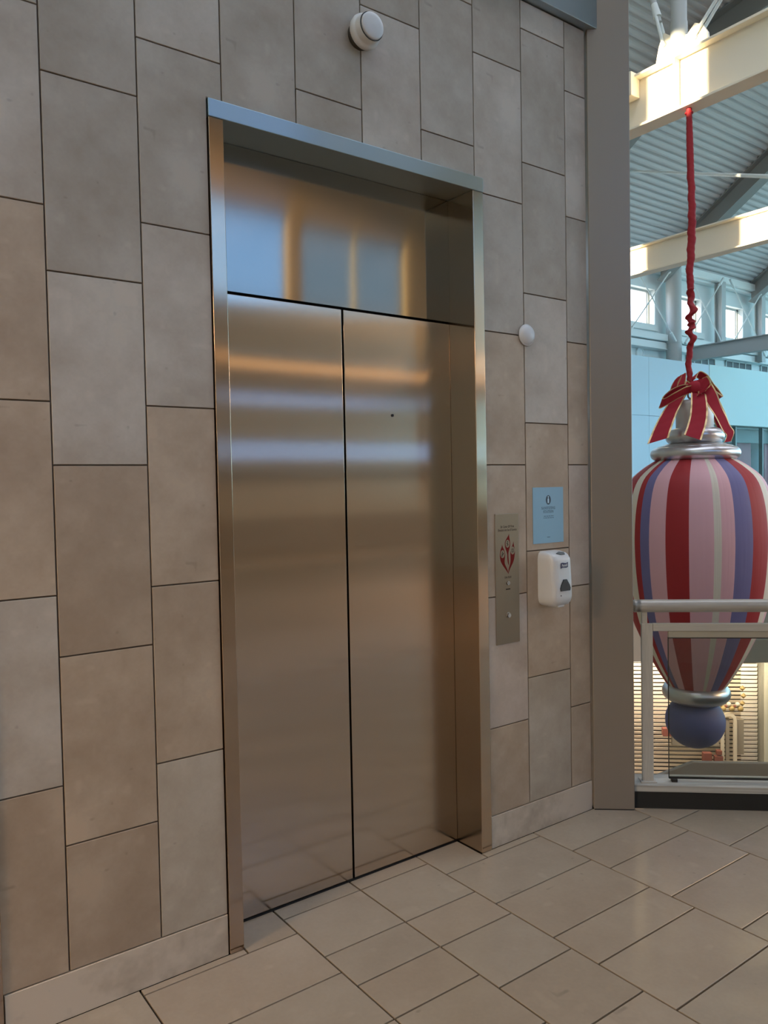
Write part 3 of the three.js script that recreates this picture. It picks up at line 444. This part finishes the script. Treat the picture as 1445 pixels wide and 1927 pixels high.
{ // far clerestory wall with its row of windows
  const centres = []; for (let k = -4; k <= 5; k++) centres.push(19.21 + 2.1 * k);
  const hw = 0.5, y0 = 5.62, y1 = 6.52;
  struct('wall_far', merge([
    slab([[-6.5, 3.0], [30.5, 3.0], [30.5, 7.3], [-6.5, 7.3]], 0.22, 0, centres.map((c) => [[c - hw - 0.30, y0], [c - hw - 0.30, y1], [c + hw, y1], [c + hw, y0]])).translate(0, 0, -9.5),
  ]), paleWall);
  centres.forEach((c) => {
    const a = c - hw - 0.30, b = c + hw;
    const w = struct('window_' + (++winN), merge([bx(a, b, y0, y0 + 0.05, -9.71, -9.66), bx(a, b, y1 - 0.05, y1, -9.71, -9.66), bx(a, a + 0.05, y0, y1, -9.71, -9.66), bx(b - 0.06, b, y0, y1, -9.71, -9.66), bx(b - 0.11, b - 0.085, y0, y1, -9.71, -9.68)]), greySteel);
    add('pane', bx(a + 0.05, b - 0.11, y0 + 0.05, y1 - 0.05, -9.69, -9.683), glass, w); add('pane', bx(b - 0.085, b - 0.06, y0 + 0.05, y1 - 0.05, -9.69, -9.683), glass, w);
    add('sill', rbx(c - hw - 0.06, c + hw + 0.06, y0 - 0.16, y0 - 0.002, -9.55, -9.44, 0.006), paleTrim, w);
  });
  struct('trim_3', merge([rbx(-6, 30, 6.98, 7.16, -9.5, -9.18, 0.01), rbx(-6, 30, 6.92, 6.98, -9.5, -9.3, 0.005)]), paleTrim);           // eave channel
  struct('trim_4', merge([rbx(-6, 30, 5.19, 5.36, -9.5, -9.24, 0.012), rbx(-6, 30, 5.0, 5.17, -9.5, -9.3, 0.012), rbx(-6, 30, 4.98, 5.0, -9.5, -9.26, 0.004)]), paleTrim);   // channels under the windows
  const posts = [15.7, 17.97, 20.11, 22.18, 24.2];
  posts.forEach((x, i) => {
    if (x === 17.97) { const p = tag(add('round_column', merge([new THREE.CylinderGeometry(0.19, 0.19, 3.1, 32).translate(x, 5.63, -9.2), new THREE.CylinderGeometry(0.205, 0.205, 0.05, 32).translate(x, 5.16, -9.2)]), greySteel), 'thick round grey column between the clerestory windows', 'column'); return; }
    const where = { 15.7: 'left of the round column', 20.11: 'first to the right of the round column', 22.18: 'second to the right of the round column', 24.2: 'third to the right of the round column' }[x];
    const p = thing('clerestory_post', `slim grey flanged clerestory post, ${where}`, 'post', [x, 4.98, -9.2], 0, 'clerestory posts');
    add('web', bx(-0.01, 0.01, 0, 2.0, -0.1, 0.1), greySteel, p); add('flange', bx(-0.1, 0.1, 0, 2.0, 0.09, 0.11), greySteel, p); add('flange', bx(-0.1, 0.1, 0, 2.0, -0.11, -0.09), greySteel, p);
  });
  const bays = ['left of the round column', 'just right of the round column', 'second right of the round column', 'at the right edge'];
  for (let i = 0; i + 1 < posts.length; i++) {
    const a = posts[i] + (posts[i] === 17.97 ? 0.29 : 0.2), b = posts[i + 1] - (posts[i + 1] === 17.97 ? 0.29 : 0.16), z = -9.035;
    const g = thing('cross_brace', `thin crossed tie rods before the clerestory window ${bays[i]}`, 'brace', [0, 0, z], 0, 'clerestory cross braces');
    add('tie_rod', rod(V(a, 5.2, 0), V(b, 6.98, 0), 0.016, 8), paleTrim, g); add('tie_rod', rod(V(a, 6.98, 0.04), V(b, 5.2, 0.04), 0.016, 8), paleTrim, g);
    for (const [p, q] of [[V(a, 5.2, 0), V(b, 6.98, 0)], [V(b, 6.98, 0), V(a, 5.2, 0)], [V(a, 6.98, 0.04), V(b, 5.2, 0.04)], [V(b, 5.2, 0.04), V(a, 6.98, 0.04)]]) add('clevis', rod(p.clone().lerp(q, -0.03), p.clone().lerp(q, 0.08), 0.035, 8), paleTrim, g);
  }
  // dark louvred vents under the channels
  [[18.95, 20.3], [20.84, 22.2], [22.72, 24.1]].forEach(([a, b], i) => {
    const g = thing('wall_vent', ['dark louvred vent nearest the red cord, above the pale blue fascia', 'dark four-panel louvred vent in the middle, above the pale blue fascia', 'dark louvred vent at the right edge, above the pale blue fascia'][i], 'vent', [a, 4.76, -9.48], 0, 'louvred vents above the fascia');
    add('frame', merge([bx(0, b - a, 0, 0.02, 0, 0.03), bx(0, b - a, 0.2, 0.22, 0, 0.03), ...[0, 1, 2, 3, 4].map((k) => { const x = (b - a - 0.02) * k / 4; return bx(x, x + 0.02, 0, 0.22, 0, 0.03); })]), paleTrim, g);
    for (let k = 0; k < 4; k++) { const x = (b - a - 0.02) * k / 4; add('louvre', bx(x + 0.02, x + (b - a - 0.02) / 4, 0.02, 0.2, 0, 0.012), M(0.08, 0.095, 0.10, 0.6), g); }
  });
  const lamp = thing('round_grille', 'round white grille on the pale wall above the blue fascia, left of the cord', 'grille', [16.95, 4.86, -9.48]);
  add('rim', new THREE.TorusGeometry(0.13, 0.03, 10, 32), paleTrim, lamp); add('mesh_disc', new THREE.CylinderGeometry(0.13, 0.13, 0.02, 32).rotateX(Math.PI / 2), paleWall, lamp);
}
// tie beams: I-sections that cross the hall from front to back
function iBeam(name, label, x, y, h, w, z0, z1, mat) {
  const g = thing(name, label, 'beam', [x, y, 0], 0, 'tie beams'), L = z1 - z0;
  add('web', bx(-0.008, 0.008, 0.02, h - 0.02, z0, z1), mat, g);
  add('flange', rbx(-w / 2, w / 2, 0, 0.022, z0, z1, 0.004), mat, g); add('flange', rbx(-w / 2, w / 2, h - 0.022, h, z0, z1, 0.004), mat, g);
  return g;
}
const beam1 = iBeam('tie_beam', 'cream steel beam that carries the red cord, the nearest of the tie beams', 5.9, 4.694, 0.45, 0.17, -9.1, 2.5, creamSteel);
add('brace_stub', rbx(-0.13, -0.01, 0.27, 0.47, -1.78, -1.57, 0.006), creamSteel, beam1);
add('stiffener', bx(-0.08, 0.08, 0.022, 0.428, -1.205, -1.19), creamSteel, beam1);
{ const p = add('gusset_plate', slab([[0.93, 0.44], [1.42, 0.44], [1.38, 0.62], [1.33, 0.71], [1.27, 0.66], [1.12, 0.6], [1.05, 0.66], [0.985, 0.62], [0.94, 0.54]], 0.024).rotateY(Math.PI / 2).translate(0.012, 0, 0), creamSteel, beam1); }
iBeam('tie_beam', 'cream steel beam behind the first one, lit by sun at both ends', 10.0, 4.70, 0.41, 0.18, -9.1, 2.5, creamSteel);
iBeam('tie_beam', 'grey shaded beam furthest back, in front of the louvred vents', 18.3, 4.68, 0.36, 0.2, -9.0, 2.5, greySteel);  // shade on this beam is put into its grey material
{ // king post and its stay rods over the first beam
  const g = thing('king_post', 'pale round steel post that rises from the nearest cream beam', 'post', [5.9, 5.14, -1.2]);
  add('tube', new THREE.CylinderGeometry(0.063, 0.063, 5.05, 28).translate(0, 2.53, 0), greySteel, g);
  add('sleeve', new THREE.CylinderGeometry(0.068, 0.068, 0.26, 28).translate(0, 0.15, 0), greySteel, g);
  for (const [a, b, label] of [[V(0, 0.17, -0.13), V(0, 3.6, -1.05), 'pale stay rod with rope-tied clevis left of the king post'], [V(0, 0.1, 0.15), V(0, 3.9, 3.9), 'pale stay rod with clevis right of the king post']]) {
    const s = thing('stay_rod', label, 'rod', [5.9, 5.14, -1.2]);
    add('rod', rod(a.clone().lerp(b, 0.06), b, 0.024, 14), greySteel, s);
    const e = a.clone().lerp(b, 0.015), f = a.clone().lerp(b, 0.075);
    add('clevis', merge([rod(a.clone().add(V(0.03, 0, 0)), f.clone().add(V(0.022, 0, 0)), 0.014, 8), rod(a.clone().add(V(-0.03, 0, 0)), f.clone().add(V(-0.022, 0, 0)), 0.014, 8), rod(f, a.clone().lerp(b, 0.11), 0.034, 14, 0.026)]), paleTrim, s);
    add('pin', rod(a.clone().add(V(0.045, 0, 0)), a.clone().add(V(-0.045, 0, 0)), 0.02, 12), paleTrim, s);
  }
}
{ const s = tag(add('tension_rod', rod(V(13.6, 7.9, -7.3), V(8.4, 2.95 + 1.95, -1.95 + 0.2), 0.022, 12), paleTrim), 'thin pale rod that crosses behind the cord between the two cream beams', 'rod'); }
// rafters: dark I-sections under the roof deck
[[8.75, 'dark rafter hidden behind the corner column'], [13.05, 'dark sloping rafter at the upper right, above the nearest cream beam'], [17.58, 'dark sloping rafter that meets the second cream beam behind the cord'], [21.9, 'small grey rafter furthest back at the right edge'], [26, 'dark rafter beyond the right edge']].forEach(([x, label]) => {
  const g = thing('roof_rafter', label, 'rafter', [x, 0, 0], 0, 'roof rafters');
  const band = (a, b, w) => { const zs = [-9.3, -5.5, 0, 12], s = zs.map((z) => [-z, roofY(z) - a]), t = zs.map((z) => [-z, roofY(z) - b]).reverse(); return new THREE.ExtrudeGeometry(poly([...s, ...t]), { depth: w, bevelEnabled: false }).rotateY(Math.PI / 2).translate(-w / 2, 0, 0); };
  add('flange', band(0.0, 0.03, 0.32), rafterShade, g); add('web', band(0.03, 0.47, 0.02), rafterShade, g); add('flange', band(0.47, 0.5, 0.32), rafterShade, g);
});
// ------------------------------------------------------------------ shops across the atrium
{
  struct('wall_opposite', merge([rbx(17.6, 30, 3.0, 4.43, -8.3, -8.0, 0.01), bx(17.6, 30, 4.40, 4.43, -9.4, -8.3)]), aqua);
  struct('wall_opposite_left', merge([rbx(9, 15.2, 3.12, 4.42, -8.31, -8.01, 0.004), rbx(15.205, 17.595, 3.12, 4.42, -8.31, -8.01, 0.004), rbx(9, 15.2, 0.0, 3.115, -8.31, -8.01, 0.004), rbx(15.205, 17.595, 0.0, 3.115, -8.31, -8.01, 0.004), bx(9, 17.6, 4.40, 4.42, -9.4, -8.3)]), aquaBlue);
  struct('floor_opposite', bx(9, 30, -0.35, 0, -9.9, -7.6), plasterTan);
  const shop = struct('wall_shop', merge([bx(17.6, 30, 0, 3, -9.4, -9.2), bx(17.6, 30, 2.96, 3, -9.2, -8.3)]), M(0.36, 0.55, 0.58, 0.8));
  struct('trim_5', bx(17.6, 30, 2.62, 2.98, -8.6, -8.5), M(0.20, 0.30, 0.30, 0.7));
  for (let i = 0; i < 6; i++) { const x = 17.62 + 1.3 * i, w = struct('window_' + (++winN), merge([rbx(x, x + 0.06, 0, 2.99, -8.2, -8.1, 0.004), bx(x + 0.06, x + 1.3, 0, 0.12, -8.2, -8.1)]), M(0.18, 0.30, 0.31, 0.5)); add('pane', bx(x + 0.06, x + 1.3, 0.12, 2.98, -8.155, -8.145), shopGlass, w); }
  for (let i = 0; i < 5; i++) { const x = 18.2 + 0.85 * i; add('panel', rbx(x, x + 0.8, 0.6, 2.5, -9.2, -9.15, 0.004), M(0.30, 0.50, 0.55, 0.7), shop); }
  [[19.95, 'dark red display board in the shop window behind the right end of the silver collar'], [21.4, 'dark red display board in the shop window at the right edge']].forEach(([x, label]) => { const g = thing('display_board', label, 'display', [x, 0.2, -8.7]); add('board', rbx(0, 0.75, 0.4, 2.5, -0.03, 0.03, 0.004), M(0.27, 0.075, 0.105, 0.6), g); add('foot', bx(0.1, 0.65, -0.2, 0.4, -0.02, 0.02), greySteel, g); });
}
{ // lower storey across the void: blinds behind a shop window, fascia above it, all parallel to the railing
  const turn = -Math.atan2(RD.z, RD.x), at = (off) => RP.clone().addScaledVector(RN, off);
  const place = (o, off) => { o.position.copy(at(off)); o.rotation.y = turn; return o; };   // local x along the railing, +z towards it
  place(struct('wall_shop_lower', merge([bx(-3, 8.5, -5, -1.70, -0.3, -0.14)]), M(0.05, 0.045, 0.04, 0.8)), 12);
  const fascia = struct('fascia_lower', merge([rbx(-3, 3.45, -1.735, -0.2, -0.9, 0, 0.01)]), M(0.62, 0.54, 0.43, 0.7)); place(fascia, 11);
  place(struct('fascia_lower_right', merge([rbx(3.47, 8.5, -1.735, -1.30, -0.9, 0.02, 0.01), rbx(3.47, 8.5, -1.29, -0.2, -0.9, -0.1, 0.01)]), M(0.21, 0.23, 0.21, 0.7)), 11);
  const blind = thing('window_blind', 'pale horizontal slat blind in the lower shop window, behind and below the ornament', 'blind', at(12).toArray(), turn);
  for (let i = 0; i < 39; i++) { const g = bx(-0.5, 4.88, -0.032, 0.032, -0.002, 0.002).rotateX(0.42).translate(0, -1.78 - 0.0815 * i, -0.06); add('slat', g, M(0.80, 0.70, 0.56, 0.6), blind); }
  const M_SLAT = M(0.85, 0.81, 0.75, 0.6);
  const pillar = thing('shop_pillar', 'pale square pillar at the right end of the slat blind', 'pillar', at(11.95).toArray(), turn);
  add('shaft', rbx(4.885, 5.3, -5, -1.70, -0.2, 0.08, 0.01), M(0.24, 0.235, 0.20, 0.6), pillar); add('edge_strip', rbx(4.935, 5.05, -5, -1.70, 0.08, 0.12, 0.003), M(0.52, 0.51, 0.44, 0.6), pillar);
  place(struct('floor_lower', bx(-6, 14, -5.2, -4.96, 0, 10), M(0.42, 0.38, 0.32, 0.6)), 12).visible = true;
  const panel = thing('sloped_panel', 'dull grey solid panel with a sloping left end, low behind the glass', 'panel', at(7).toArray(), turn);
  add('body', slab([[1.40, -3.6], [1.70, -2.44], [2.23, -2.218], [6, -2.218], [6, -3.6]], 0.06, 0.01), M(0.25, 0.24, 0.205, 0.7), panel);
  // blurred christmas display in front of the blind
  const show = thing('festive_display', 'christmas shop display of dark boards, white arch and red boxes before the slat blind', 'display', at(11.82).toArray(), turn);
  const olive = M(0.23, 0.20, 0.16, 0.8), brick = M(0.15, 0.045, 0.03, 0.8), ivory = M(0.5, 0.45, 0.37, 0.7), goldy = M(0.24, 0.17, 0.06, 0.5);
  add('board', rbx(4.38, 4.53, -3.74, -3.04, -0.03, 0.03, 0.005), olive, show); add('board', rbx(3.16, 4.06, -3.58, -3.22, -0.03, 0.03, 0.005), olive, show);
  add('board', rbx(4.19, 4.26, -3.86, -3.02, -0.03, 0.02, 0.005), olive, show);
  const arch = new THREE.Shape(); arch.absarc(4.24, -3.06, 0.15, 0, Math.PI); arch.lineTo(4.09, -3.9); arch.lineTo(4.15, -3.9); arch.lineTo(4.15, -3.06); arch.absarc(4.24, -3.06, 0.09, Math.PI, 0, true); arch.lineTo(4.33, -3.9); arch.lineTo(4.39, -3.9);
  add('arch', new THREE.ExtrudeGeometry(arch, { depth: 0.06, bevelEnabled: false, curveSegments: 16 }).translate(0, 0, 0.0), ivory, show);
  add('shelf', rbx(3.66, 4.6, -4.02, -3.93, -0.03, 0.2, 0.01), ivory, show);
  for (const [x, y, w, h] of [[3.74, -3.90, 0.17, 0.2], [3.96, -3.90, 0.16, 0.14], [4.0, -3.74, 0.1, 0.09], [2.97, -3.38, 0.19, 0.16]]) add('red_box', rbx(x, x + w, y, y + h, -0.02, 0.1, 0.012), brick, show);
  for (let i = 0; i < 9; i++) add('ornament_ball', new THREE.SphereGeometry(0.03 + 0.014 * (i % 3), 14, 10).translate(4.02 + 0.055 * i, -2.78 + 0.05 * Math.sin(i * 2.1), 0.05), [brick, ivory, goldy][i % 3], show);
  for (let i = 0; i < 3; i++) add('gold_star', new THREE.OctahedronGeometry(0.06).translate(4.5 + 0.02 * (i % 2), -2.42 - 0.15 * i, 0.04), goldy, show);
  for (let i = 3; i < 30; i++) add('end_slat', bx(4.555, 4.865, -0.03, 0.03, -0.004, 0.004).rotateX(0.25).translate(0, -1.78 - 0.0815 * i, -0.035), M_SLAT, blind);
  // added strip lamp, unseen under the fascia, stands in for sun on the blind
  const lampG = thing('added_strip_lamp', 'long warm strip lamp added unseen under the lower shop fascia to light the blind', 'lamp', at(11.25).toArray(), turn);
  add('housing', bx(-0.5, 5, -1.77, -1.736, -0.06, 0.06), greySteel, lampG);
  add('tube', bx(-0.45, 4.95, -1.782, -1.771, -0.04, 0.04), new THREE.MeshStandardMaterial({ color: 0x222222, emissive: new THREE.Color(1, 0.86, 0.66), emissiveIntensity: 0.8 }), lampG);
  const l = new THREE.RectAreaLight(new THREE.Color(1, 0.82, 0.62), 24, 5.4, 0.08); l.position.set(2.25, -1.786, 0); l.lookAt(2.25, -1.786 - 1, -0.5); lampG.add(l);
}
renderer.render(scene, camera);
